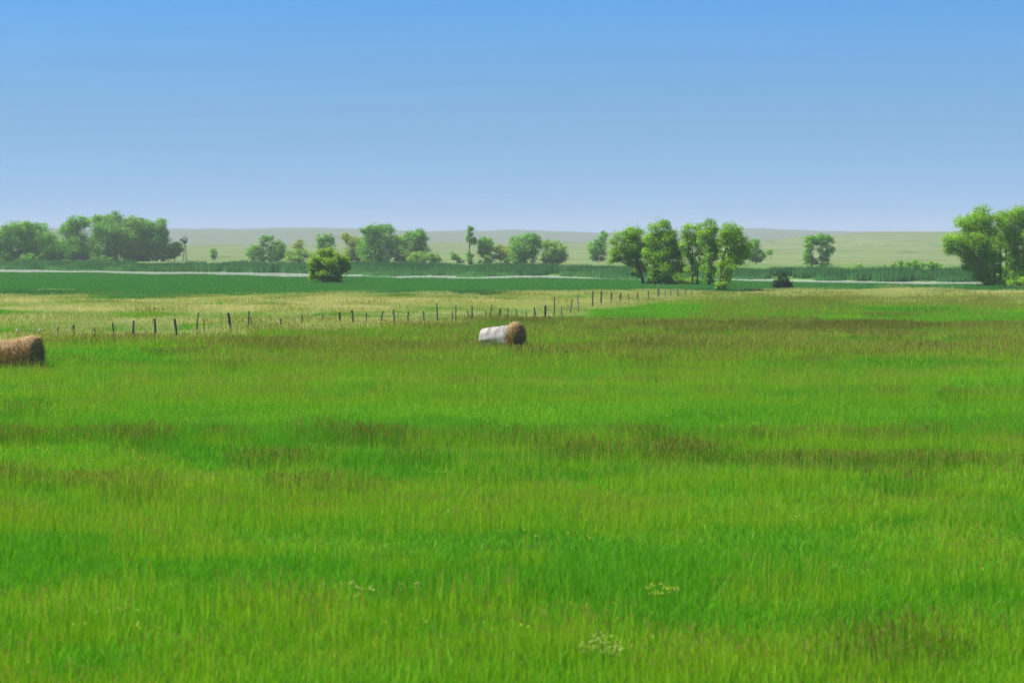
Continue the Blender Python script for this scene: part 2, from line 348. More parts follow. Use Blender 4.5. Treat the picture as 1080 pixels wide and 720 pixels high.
def heads(n, radius, h, w, length, lean=0.2, stem=0.004, rnd=(0, 1)):
    """stems with a spindle seed head -> (stem mesh, head mesh) as one list with material numbers 0 / 1"""
    sv = ([], [], []); hv = ([], [], [])
    for i in range(n):
        q = rng.uniform(0, 2*math.pi); rr = radius*math.sqrt(rng.uniform()); px, py = rr*math.cos(q), rr*math.sin(q)
        hh = rng.uniform(*h); az = rng.uniform(0, 2*math.pi); ln = abs(rng.normal(0, lean))*hh
        tx, ty = px+math.cos(az)*ln, py+math.sin(az)*ln; v = rng.uniform(*rnd)
        fa = rng.uniform(0, math.pi); sx, sy = math.cos(fa)*stem, math.sin(fa)*stem
        o = len(sv[0]); sv[0].extend([(px-sx, py-sy, 0), (px+sx, py+sy, 0), (tx+sx, ty+sy, hh), (tx-sx, ty-sy, hh)]); sv[1].append((o, o+1, o+2, o+3)); sv[2].extend([v]*4)
        L = rng.uniform(*length); W = rng.uniform(*w)/2
        dx, dy = math.cos(az)*L*0.25, math.sin(az)*L*0.25
        for g in (0, math.pi/2):
            ax, ay = math.cos(fa+g)*W, math.sin(fa+g)*W; o = len(hv[0])
            hv[0].extend([(tx, ty, hh-L*0.1), (tx+ax+dx*.4, ty+ay+dy*.4, hh+L*0.35), (tx+dx, ty+dy, hh+L), (tx-ax+dx*.4, ty-ay+dy*.4, hh+L*0.35)])
            hv[1].append((o, o+1, o+2, o+3)); hv[2].extend([v]*4)
    return sv, hv
def proto(name, parts, mats):
    mb = MB()
    for (v, f_, a), mi in parts: mb.add(v, f_, mi, a)
    return mb.build(name, mats, link=False)
def scatter_object(name, protos, pts, rot, scl, pick, label, cat):
    """one object of countless plants: points that carry clump meshes"""
    pc = bpy.data.collections.new(name+'_clumps')
    for p in protos: pc.objects.link(p)
    me = bpy.data.meshes.new(name); n = len(pts)
    me.vertices.add(n); me.vertices.foreach_set('co', np.asarray(pts, np.float32).reshape(-1))
    a = me.attributes.new('rot', 'FLOAT_VECTOR', 'POINT'); a.data.foreach_set('vector', np.asarray(rot, np.float32).reshape(-1))
    a = me.attributes.new('scl', 'FLOAT_VECTOR', 'POINT'); a.data.foreach_set('vector', np.asarray(scl, np.float32).reshape(-1))
    a = me.attributes.new('pick', 'INT', 'POINT'); a.data.foreach_set('value', np.asarray(pick, np.int32))
    o = bpy.data.objects.new(name, me); COL.objects.link(o)
    ng = bpy.data.node_groups.new(name+'_nodes', 'GeometryNodeTree')
    ng.interface.new_socket('Geometry', in_out='INPUT', socket_type='NodeSocketGeometry')
    ng.interface.new_socket('Geometry', in_out='OUTPUT', socket_type='NodeSocketGeometry')
    gi = ng.nodes.new('NodeGroupInput'); go = ng.nodes.new('NodeGroupOutput')
    ip = ng.nodes.new('GeometryNodeInstanceOnPoints'); ci = ng.nodes.new('GeometryNodeCollectionInfo')
    ci.inputs['Collection'].default_value = pc; ci.inputs['Separate Children'].default_value = True; ci.inputs['Reset Children'].default_value = True
    def na(nm, t):
        q = ng.nodes.new('GeometryNodeInputNamedAttribute'); q.data_type = t; q.inputs['Name'].default_value = nm; return q.outputs['Attribute']
    L = ng.links.new
    L(gi.outputs[0], ip.inputs['Points']); L(ci.outputs[0], ip.inputs['Instance']); ip.inputs['Pick Instance'].default_value = True
    L(na('pick', 'INT'), ip.inputs['Instance Index']); L(na('rot', 'FLOAT_VECTOR'), ip.inputs['Rotation']); L(na('scl', 'FLOAT_VECTOR'), ip.inputs['Scale'])
    L(ip.outputs[0], go.inputs[0])
    md = o.modifiers.new('clumps', 'NODES'); md.node_group = ng
    return tag(o, label, cat, kind='stuff')

# clump kinds; names sort in the order of the pick number
P = []
def K(name, parts, mats):
    P.append(proto('clump_%02d_%s' % (len(P), name), parts, mats)); return len(P)-1
KIND = {}
KIND['grass'] = []
for _ in range(5):
    s_, h_ = heads(14 if _ < 4 else 40, 1.15, (0.30, 0.52), (0.010, 0.020), (0.05, 0.11), lean=0.25, rnd=(0.8, 1))
    KIND['grass'].append(K('grass', [(blades(1250, 1.15, (0.10, 0.40), (0.005, 0.014), lean=0.55, bunch=0.5), 0), (s_, 0), (h_, 1)], [M['grass'], M['gold']]))
KIND['lush'] = [K('lush', [(blades(1150, 1.15, (0.14, 0.44), (0.006, 0.015), lean=0.5, bunch=0.5), 0)], [M['lush']]) for _ in range(3)]
KIND['sedge'] = []
for _ in range(3):
    s_, h_ = heads(170, 1.15, (0.30, 0.58), (0.012, 0.024), (0.08, 0.18))
    KIND['sedge'].append(K('sedge', [(blades(600, 1.15, (0.2, 0.45), (0.006, 0.012), lean=0.3), 0), (s_, 0), (h_, 1)], [M['sedge'], M['seed']]))
KIND['gold'] = []
for _ in range(3):
    s_, h_ = heads(70, 1.15, (0.3, 0.56), (0.010, 0.022), (0.06, 0.13), rnd=(0.6, 1))
    KIND['gold'].append(K('gold', [(blades(760, 1.15, (0.2, 0.45), (0.007, 0.013)), 0), (s_, 0), (h_, 1)], [M['gold'], M['seed']]))
# coarser, wider clumps for the distance
KIND['far_grass'] = [K('far_grass', [(blades(1300, 2.3, (0.22, 0.50), (0.016, 0.035), bunch=0.3), 0)], [M['grass']]) for _ in range(3)]
KIND['far_lush'] = [K('far_lush', [(blades(1200, 2.3, (0.28, 0.55), (0.018, 0.035), bunch=0.3), 0)], [M['lush']]) for _ in range(2)]
KIND['far_sedge'] = []
for _ in range(3):
    s_, h_ = heads(260, 2.3, (0.30, 0.55), (0.025, 0.05), (0.12, 0.24), stem=0.008)
    KIND['far_sedge'].append(K('far_sedge', [(blades(900, 2.3, (0.2, 0.5), (0.015, 0.03), bunch=0.4), 0), (s_, 0), (h_, 1)], [M['sedge'], M['seed']]))
KIND['far_gold'] = []
for _ in range(2):
    s_, h_ = heads(110, 2.3, (0.35, 0.7), (0.03, 0.06), (0.1, 0.2), stem=0.008, rnd=(0.6, 1))
    KIND['far_gold'].append(K('far_gold', [(blades(1100, 2.3, (0.25, 0.55), (0.015, 0.03), bunch=0.4), 0), (s_, 0), (h_, 1)], [M['gold'], M['seed']]))
KIND['far_straw'] = []
for _ in range(3):
    s_, h_ = heads(260, 2.3, (0.25, 0.48), (0.03, 0.06), (0.10, 0.2), stem=0.008, rnd=(0.6, 1))
    KIND['far_straw'].append(K('far_straw', [(blades(1200, 2.3, (0.15, 0.42), (0.015, 0.03), bunch=0.5), 0), (s_, 0), (h_, 1)], [M['straw'], M['straw']]))
KIND['marsh'] = [K('marsh', [(blades(1500, 3.2, (0.4, 0.85), (0.03, 0.06), lean=0.25, bunch=0.5), 0)], [M['marsh']]) for _ in range(3)]
KIND['reed'] = [K('reed', [(blades(900, 2.6, (0.8, 1.9), (0.05, 0.09), lean=0.16, bunch=0.5), 0)], [M['reed']]) for _ in range(3)]
KIND['flower_y'] = []
for _ in range(2):
    s_, h_ = heads(9, 0.9, (0.34, 0.50), (0.035, 0.06), (0.03, 0.06))
    KIND['flower_y'].append(K('flower_y', [(s_, 0), (h_, 1)], [M['lush'], M['flower_yellow']]))
s_, h_ = heads(11, 0.6, (0.34, 0.50), (0.04, 0.06), (0.03, 0.06))
KIND['flower_w'] = [K('flower_w', [(s_, 0), (h_, 1)], [M['lush'], M['flower_white']])]

def grid_points(d0, d1, sp, half):
    ys = np.arange(d0, d1, sp); out = []
    for y in ys:
        w = half(y); xs = np.arange(-w, w, sp)
        out.append(np.stack([xs+rng.uniform(-.5, .5, len(xs))*sp, np.full(len(xs), y)+rng.uniform(-.5, .5, len(xs))*sp], 1))
    return np.concatenate(out)
def g(v, c, s): return np.exp(-((v-c)/s)**2)
FENCE_PX = [(-60, 367.5), (18, 363.5), (101, 361), (186, 359), (243, 355), (318, 350.5), (416, 345.5), (526, 340), (575, 337.5), (601, 331.5), (625, 325.5), (663, 321.5), (709, 316), (790, 312.5), (840, 311.5)]
FENCE_XY = [(gx(px, dist(py)), dist(py)) for px, py in FENCE_PX]
_fx = np.array([p[0] for p in FENCE_XY]); _fd = np.array([p[1] for p in FENCE_XY])
def fence_y(x): return np.interp(x, _fx, _fd)

def choose(x, y):
    """which grass grows at a spot: drifts follow the photograph's mown strips and seed-head patches"""
    d = y; v = HOR + CAM_H*FPX/d; u = 540 + x*FPX/d
    nA = fbm(x*0.028, y*0.25, 51); nB = fbm(x*0.11+9, y*0.30, 61); nC = fbm(x*0.02, y*0.05, 71); nF = fbm(x*0.9, y*0.9, 81, 2)
    wob = (nA-0.5)*16
    w = {k: np.zeros_like(x) for k in ('grass', 'lush', 'sedge', 'gold', 'straw', 'none')}
    w['grass'] += 1.0
    # bluish lush strips
    w['lush'] += 1.6*g(v, 452+wob*.4, 9)*sstep(620, 250, u) + 1.2*g(v, 447+wob*.4, 5)*sstep(250, 500, u)
    w['lush'] += 1.3*g(v, 618+wob, 16)*sstep(420, 150, u) + 1.0*g(v, 705+wob, 22)*sstep(420, 60, u) + 2.0*(nB > 0.62)
    w['lush'] += 1.2*g(v, 556+wob, 9)*sstep(850, 1000, u) + 0.8*g(v, 635+wob, 14)*g(u, 560, 160)
    # brown seed-head strips
    w['sedge'] += 0.21*(16*g(v, 467+(nA-.5)*8+(u-200)*0.006, 2.6)*sstep(620, 380, u))
    w['sedge'] += 0.21*(14*g(v, 493+(nA-.5)*8-(u-200)*0.02, 2.8)*sstep(600, 300, u))
    w['sedge'] += 0.21*(22*g(v, 487+(nA-.5)*7+(u-900)*0.012, 3.2)*sstep(540, 700, u) + 12*g(v, 463+(nA-.5)*7, 2.6)*g(u, 860, 170))
    w['sedge'] += 0.21*(5*g(v, 543+(nA-.5)*10, 4.5)*g(u, 590, 120) + 2.6*g(v, 565+wob, 10)*g(u, 780, 110) + 1.3*g(v, 520+wob, 8)*g(u, 130, 180))
    w['sedge'] += 0.21*(0.9*g(v, 600+wob, 10)*g(u, 180, 160) + 0.9*(nB < 0.30)*sstep(300, 480, v))
    w['sedge'] += 0.21*(0.8*g(v, 366+wob*.7, 13)*sstep(520, 680, u) + 14*g(v, 350+(nA-.5)*5, 3.5)*g(u, 880, 110) + 14*g(v, 341+(nA-.5)*4, 3.5)*g(u, 520, 45))
    w['sedge'] += 0.21*(1.4*g(v, 372+wob*.6, 14)*g(u, 300, 170) + 1.8*g(v, 346+(nA-.5)*6, 4)*sstep(560, 640, u))
    # yellow strips
    w['gold'] += 1.8*g(v, 426+(nA-.5)*12, 7)*sstep(760, 560, u) + 1.4*g(v, 423+(nA-.5)*10, 6)*sstep(650, 800, u)
    w['gold'] += 2.0*g(v, 370+wob, 18)*sstep(480, 760, u) + 1.6*g(v, 385+wob, 14)*g(u, 320, 160) + 1.0*(nC > 0.58)
    w['gold'] += 0.8*sstep(345, 318, v)*sstep(640, 760, u)
    # dry straw along and beyond the fence, and a straw edge before the marsh
    beyond = sstep(-3, 5, y-fence_y(x))*(x < 70)
    for k in ('grass', 'lush', 'sedge', 'gold'): w[k] *= (1-0.96*beyond)
    w['straw'] += beyond*(0.9+3.2*sstep(0.36, 0.62, fbm(x*0.03+4, y*0.06, 91)))
    w['grass'] += beyond*(0.55+1.3*sstep(0.38, 0.6, nC)+1.2*(nA > 0.56)); w['gold'] += beyond*0.25
    w['lush'] += beyond*(5*g(v, 319.5, 2.5)*g(u, 120, 60) + 4*g(v, 315, 3)*g(u, 20, 40) + 3*g(v, 334, 6)*g(u, 470, 70)*(v > 327))
    w['sedge'] += 0.40*(beyond*3.5*g(v, 308, 4)*sstep(260, 150, u))
    w['straw'] += 2.6*g(y-fence_y(x), 0, 4.5)*(x < 70) + 5.5*sstep(319, 311, v)*sstep(600, 700, u)*(0.4+nB) + 2.0*g(v, 312+(nA-.5)*5, 2.5)*sstep(850, 900, u)
    w['straw'] += 3.0*g(v, 321+(nA-.5)*5, 3)*sstep(840, 940, u)
    tot = np.stack([w[k] for k in ('grass', 'lush', 'sedge', 'gold', 'straw')], 1)
    cum = np.cumsum(tot/tot.sum(1, keepdims=True), 1)
    r_ = np.clip(0.65*rng.uniform(size=len(x))+0.35*nF, 0, 0.999)
    return (r_[:, None] > cum).sum(1)
ORD = ['grass', 'lush', 'sedge', 'gold', 'straw']
marsh_edge = lambda x: 243 + 6*np.sin(x*0.05+1) + 3*np.sin(x*0.19) + 0.45*np.clip(x, 0, 70)
gp = {'near': [], 'far': []}
def assemble(pts, far):
    x, y = pts[:, 0], pts[:, 1]; k = choose(x, y); z = height(x, y); pick = np.zeros(len(x), int)
    for i, nm in enumerate(ORD):
        if far: ids = KIND['far_'+nm]
        else: ids = KIND[nm] if nm != 'straw' else KIND['gold']
        mk = k == i; pick[mk] = rng.choice(ids, mk.sum())
    s = rng.uniform(0.85, 1.15, len(x)); hz = s*(0.20+1.6*fbm(x*0.10, y*0.28, 101))
    return np.stack([x, y, z], 1), np.stack([0*x, 0*x, rng.uniform(0, 6.28, len(x))], 1), np.stack([s, s, hz], 1), pick
half = lambda y: 0.30*y+9
p1 = assemble(grid_points(20, 112, 1.25, half), False)
fp = grid_points(110, 285, 2.2, half); fp = fp[fp[:, 1] < marsh_edge(fp[:, 0])+1.5+rng.exponential(5.0, len(fp))]
p2 = assemble(fp, True)
scatter_object('meadow_grass', P, *[np.concatenate([a, b_]) for a, b_ in zip(p1, p2)],
               'bright green meadow grass with brown seed head strips and straw beyond the fence', 'grass')
def simple(pts, ids, smin, smax, name, label, cat, zoff=0.0, rough=0.4):
    x, y = pts[:, 0], pts[:, 1]; s = rng.uniform(smin, smax, len(x)); n_ = len(x)
    hz = s*(1-rough/2+rough*fbm(x*0.16, y*0.16, 111))
    return scatter_object(name, P, np.stack([x, y, height(x, y)+zoff], 1), np.stack([0*x, 0*x, rng.uniform(0, 6.28, n_)], 1), np.stack([s, s, hz], 1), rng.choice(ids, n_), label, cat)
ep = grid_points(225, 300, 1.6, lambda y: 0.30*y+9); ed = ep[:, 1]-marsh_edge(ep[:, 0])
ep = ep[(ed > -1) & (ed < 7) & (fbm(ep[:, 0]*0.06, ep[:, 1]*0.02, 141) > 0.42)]
simple(ep, KIND['reed'], 0.32, 0.55, 'sedge_fringe', 'darker taller sedge along the near edge of the marsh band', 'sedge', rough=1.0)
mp_ = grid_points(228, 480, 2.9, lambda y: 0.30*y+9)
mp_ = mp_[(mp_[:, 1] > marsh_edge(mp_[:, 0])+rng.normal(0, 2.0, len(mp_))+14*(fbm(mp_[:, 0]*0.05, mp_[:, 1]*0.0, 33)-0.5)) & (mp_[:, 1] < shore_near_c(mp_[:, 0])+1)]
simple(mp_, KIND['marsh'], 0.9, 1.1, 'marsh_plants', 'deep green band of marsh plants in front of the water', 'marsh plants', rough=0.8)
rp = grid_points(300, 690, 3.0, lambda y: 0.30*y+9)
dd = rp[:, 1]-shore_far_c(rp[:, 0])
ru = 540+rp[:, 0]*FPX/rp[:, 1]
inlet = 24*np.clip(g(ru, 405, 50)+g(ru, 500, 24)+0.45*g(ru, 80, 14)+0.8*g(ru, 690, 60), 0, 1)*(0.5+fbm(rp[:, 0]*0.08, rp[:, 1]*0.0+3, 9))      # here the reeds grow out into the water
rp = rp[(dd > -1.5-inlet) & (dd < 14+26*fbm(rp[:, 0]*0.03, rp[:, 1]*0.0, 5)) & (fbm(rp[:, 0]*0.10, rp[:, 1]*0.10, 121) > 0.36)]
simple(rp, KIND['reed'], 0.75, 1.15, 'reeds', 'dark green reeds along the far bank of the water', 'reeds', rough=1.6)
fl = grid_points(26, 90, 2.6, half)
fn = fbm(fl[:, 0]*0.12, fl[:, 1]*0.2, 131)
fl = fl[(rng.uniform(size=len(fl)) < 0.6*sstep(0.42, 0.7, fn)+0.10)]
simple(fl, KIND['flower_y']*2+KIND['flower_w'], 0.8, 1.1, 'wildflowers', 'scattered small yellow and white wildflowers in the foreground grass', 'wildflowers')

# ------------------------------------------------------------------ trees and bushes
def crown(lobes, leaf, density, drop=0.0, sub=9, flat=0.8):
    """lobes: (x, y, z, rx, ry, rz) in metres. Leaves in tufts spread through and round every lobe."""
    out = []; tint = []
    for (cx, cy, cz, rx, ry, rz) in lobes:
        area = math.pi*rx*rz; nl = int(area*density*4.2/(leaf*leaf)); ns = max(5, int(sub*math.sqrt(rx*rz)/1.3))
        dirs = rng.normal(size=(ns, 3)); dirs /= np.linalg.norm(dirs, axis=1, keepdims=True)
        dirs[:, 2] = dirs[:, 2]*0.95+0.10
        rr = 0.45+0.55*rng.uniform(size=ns)**0.6
        cs = np.array([cx, cy, cz]) + dirs*rr[:, None]*np.array([rx, ry, rz])*0.80
        cr = min(rx, rz)*rng.uniform(0.30, 0.62, ns); ct = np.clip(rng.normal(0.5, 0.2, ns), 0, 1)
        wt = cr**2; which = rng.choice(ns, nl, p=wt/wt.sum())
        off = rng.normal(size=(nl, 3)); off /= np.linalg.norm(off, axis=1, keepdims=True); rad_ = rng.uniform(size=nl)**0.45
        p = cs[which] + off*(rad_*cr[which])[:, None]*np.array([1.15, 1.15, flat])
        p[:, 2] -= drop*rng.uniform(size=nl)**3
        nrm = off*0.55 + dirs[which]*0.35 + rng.normal(size=(nl, 3))*0.75 + np.array([0, 0, 0.35])
        nrm /= np.linalg.norm(nrm, axis=1, keepdims=True)
        t = np.cross(nrm, rng.normal(size=(nl, 3))); t /= np.linalg.norm(t, axis=1, keepdims=True); bt = np.cross(nrm, t)
        L = leaf*rng.uniform(0.6, 1.3, nl)[:, None]; W = L*rng.uniform(0.5, 0.75, nl)[:, None]
        q = np.stack([p-t*L*0.55, p+bt*W*0.5+nrm*L*0.08, p+t*L*0.55, p-bt*W*0.5+nrm*L*0.08], 1)
        stray = rng.uniform(size=nl) < 0.14          # loose leaves and twigs that fray the outline
        ex = rng.normal(size=(nl, 3)); ex *= np.minimum(1, 1.75/np.linalg.norm(ex, axis=1))[:, None]; ex = ex*np.array([rx, ry, rz])*0.60 + np.array([cx, cy, cz])
        q[stray] += (ex-p)[stray][:, None, :]
        out.append(q); tint.append(np.clip(ct[which]+rng.normal(0, 0.16, nl), 0, 1))
    return np.concatenate(out), np.concatenate(tint)
def limb(mb, a, b_, r0, r1, wig=0.12, n=6):
    a = np.array(a); b_ = np.array(b_); L = np.linalg.norm(b_-a); pts = []
    k1, k2 = rng.normal(0, wig, 3)*L*0.5, rng.normal(0, wig, 3)*L*0.3
    for i in range(n+1):
        t = i/n; pts.append(a+(b_-a)*np.array([t, t, t**0.85])+k1*math.sin(math.pi*t)*0.5+k2*math.sin(2*math.pi*t)*0.5)
    mb.tube(pts, [r0+(r1-r0)*(i/n)**0.8 for i in range(n+1)], 7)
    return pts
def tree(name, label, cat, base, lobes, mat, leaf=None, density=3.0, group=None, trunks=None, r=None, drop=0.0, bark='bark', depth=0.85, sub=9, skirt=4):
    """base (px, py) in the photo gives the spot on the ground; lobes (px, py, rx, ry) give the crown masses there"""
    bx, by = base; d = dist(by); s = d/FPX
    loc = np.array([gx(bx, d), d, 0.0]); gz = float(height(np.array([loc[0]]), np.array([loc[1]]))[0])
    root = empty(name, (loc[0], loc[1], gz)); tag(root, label, cat, group)
    L = []
    for (x, y, rx, ry) in lobes:
        dy = rng.uniform(-0.5, 0.5)*rx*s*depth; k_ = 1.22 if mat == 'leaf_near' else (1.22 if mat == 'leaf_bush' else 1.25); rx *= k_; ry *= k_+0.02
        L.append(((x-bx)*s, dy, (by-y)*s, rx*s, max(rx, ry*0.7)*s*depth, ry*s))
    if cat == 'tree' and name != 'tuft_tree':
        lowest = min(l[2]-l[5] for l in L); mx = np.mean([l[0] for l in L]); wd = max(l[0]+l[3] for l in L)-min(l[0]-l[3] for l in L)
        for _ in range(skirt if mat != 'leaf_near' else 1):
            L.append((mx+rng.uniform(-.28, .28)*wd, rng.uniform(-.2, .2)*wd, max(lowest, 0.6)+rng.uniform(0.0, 0.9), wd*rng.uniform(.12, .19), wd*.16, max(0.7, wd*rng.uniform(.09, .15))))
    leaf = leaf or max(0.14, 1.25*s)
    V, t = crown(L, leaf, density, drop, sub)
    V[:, :, 2] = np.maximum(V[:, :, 2], 0.03)
    quads_object('crown', V, M[mat], t, root)
    mb = MB(); hgt = max(l[2]+l[5] for l in L)
    tr = trunks or [(bx, 0.0)]
    r0 = r or max(0.10, hgt*0.022)
    tops = []
    for (tx, lean) in tr:
        x0 = (tx-bx)*s; y0 = rng.uniform(-0.25, 0.25)*len(tr)
        pts = limb(mb, (x0, y0, -0.15), (x0+lean*s, y0+rng.uniform(-.3, .3), hgt*0.62), r0, r0*0.45, 0.06)
        tops.append(pts)
    for (x, y, z, rx, ry, rz) in L:
        tp = min(tops, key=lambda p: abs(p[3][0]-x)); k = 2 if z < hgt*0.55 else (4 if z < hgt*0.8 else 5)
        st = tp[k]
        if z-st[2] < 0.1: st = tp[1]
        limb(mb, st, (x, y, z+rz*0.2), r0*0.5, r0*0.12, 0.12)
        for _ in range(2):
            e = np.array([x, y, z])+rng.normal(size=3)*np.array([rx, ry, rz])*0.33
            limb(mb, (np.array(st)*0.45+np.array([x, y, z])*0.55), e, r0*0.22, r0*0.06, 0.1, 4)
    mb.build('trunk', M[bark], root, smooth=True)
    return root

FB = 'trees and bushes on the far bank'
ML = 'trees around the middle clump'
# --- right edge
tree('cottonwood', 'big bright green tree at right edge with a limb reaching left over the water', 'tree', (1048, 305.5),
     [(1009, 257, 13, 10), (1003, 262, 7, 7), (1022, 240, 14, 11), (1037, 231, 13, 12), (1024, 253, 14, 12), (1036, 252, 15, 14), (1032, 268, 15, 13), (1024, 280, 9, 9), (1041, 280, 11, 13), (1046, 262, 12, 14), (1040, 295, 8, 8), (1048, 240, 10, 12), (1052, 280, 8, 11), (1033, 288, 8, 8)],
     'leaf_near', trunks=[(1043, -10), (1050, -4), (1054, 1)], r=0.22, density=3.2)
tree('cottonwood', 'tallest tree at right edge, several thin trunks, its crown cut by the frame', 'tree', (1068, 304.5),
     [(1058, 229, 11, 11), (1070, 225, 11, 11), (1082, 222, 13, 12), (1097, 226, 14, 14), (1061, 248, 10, 12), (1075, 243, 11, 13), (1090, 248, 15, 16), (1108, 248, 15, 18), (1080, 266, 9, 12), (1097, 274, 15, 16), (1084, 288, 8, 12), (1112, 280, 14, 18), (1066, 262, 8, 10), (1071, 280, 7, 9), (1060, 284, 7, 9), (1090, 272, 10, 13), (1100, 291, 11, 9)],
     'leaf_near', trunks=[(1062, -2), (1067, 5), (1076, 8), (1092, 4)], r=0.19, density=3.2)
tree('bush', 'dark green bush at the foot of the trunks at right edge', 'bush', (1056, 305),
     [(1049, 297, 8, 7), (1059, 298, 8, 6), (1070, 299, 7, 5), (1083, 298, 8, 6)], 'leaf_near', r=0.05)
# --- middle clump
tree('cottonwood', 'tree leaning left with a bent trunk, left end of the middle clump', 'tree', (679, 303.5),
     [(648, 262, 9, 10), (656, 252, 10, 9), (668, 246, 10, 8), (664, 262, 11, 11), (677, 258, 9, 11), (646, 272, 6, 8), (672, 274, 8, 9), (660, 274, 7, 8), (682, 266, 7, 10), (676, 284, 6, 8)],
     'leaf_near', trunks=[(679, -12)], r=0.24, density=2.6, group=ML)
tree('cottonwood', 'tall full green tree with the rounded top, left half of the middle clump', 'tree', (694, 304),
     [(696, 241, 10, 9), (692, 254, 10, 11), (704, 252, 10, 12), (698, 266, 12, 12), (711, 265, 9, 12), (688, 270, 9, 11), (700, 282, 12, 10), (714, 279, 8, 9), (690, 287, 6, 8)],
     'leaf_near', trunks=[(690, 2), (695, 3)], r=0.24, density=3.0, group=ML)
tree('cottonwood', 'airy tree with slim trunk and gaps of sky, centre of the middle clump', 'tree', (731, 305),
     [(729, 247, 9, 9), (738, 242, 7, 6), (724, 256, 7, 7), (735, 257, 8, 8), (742, 264, 6, 9), (727, 268, 7, 7), (738, 278, 6, 8), (722, 262, 5, 7), (730, 283, 6, 8)],
     'leaf_near', trunks=[(731, -1), (735, 4)], r=0.15, density=2.3, group=ML)
tree('cottonwood', 'narrow upright tree with dark trunk between airy tree and leaning end tree', 'tree', (747, 305.5),
     [(749, 241, 8, 8), (745, 252, 8, 10), (753, 256, 7, 10), (747, 268, 8, 11), (746, 282, 7, 10), (748, 293, 5, 7), (756, 266, 5, 9)],
     'leaf_near', trunks=[(747, 2)], r=0.26, density=3.0, group=ML)
tree('cottonwood', 'tree leaning right over a thick dark base, right end of the middle clump', 'tree', (759, 311),
     [(771, 243, 9, 9), (766, 255, 9, 10), (778, 256, 10, 11), (787, 262, 7, 9), (770, 268, 10, 11), (781, 272, 9, 9), (768, 282, 9, 10), (763, 293, 7, 9), (760, 303, 4, 6)],
     'leaf_near', trunks=[(758, 8), (761, 12)], r=0.30, density=3.0, group=ML)
tree('bush', 'low green undergrowth bush between the trunks of the middle clump', 'bush', (712, 303.5),
     [(703, 296, 7, 7), (713, 295, 8, 8), (723, 297, 8, 7), (732, 298, 7, 6), (690, 298, 6, 5)], 'leaf_near', r=0.05, group=ML)
# --- bushes in the marsh field
tree('bush', 'bright yellow green round bush standing alone in the dark marsh field', 'bush', (346, 302.5),
     [(349, 267, 6, 5), (342, 270, 7, 6), (335, 274, 6, 6), (356, 271, 6, 6), (362, 277, 6, 6), (366, 284, 4, 5), (329, 281, 5, 6), (347, 279, 10, 8), (338, 284, 8, 7), (357, 285, 8, 7), (331, 291, 5, 6), (345, 290, 10, 7), (357, 293, 7, 6), (338, 297, 8, 5), (350, 298, 8, 4.5)],
     'leaf_bush', trunks=[(344, 0), (348, 4)], r=0.10, density=3.6)
tree('juniper', 'small nearly black evergreen bush right of the middle clump', 'evergreen', (825, 308.5),
     [(825, 292, 3.5, 4.5), (823, 297, 6, 6), (828, 298, 6, 6), (825, 303, 8.5, 6), (820, 302, 5, 5), (831, 303, 5, 5)], 'leaf_dark', leaf=0.14, r=0.08, density=6.0)
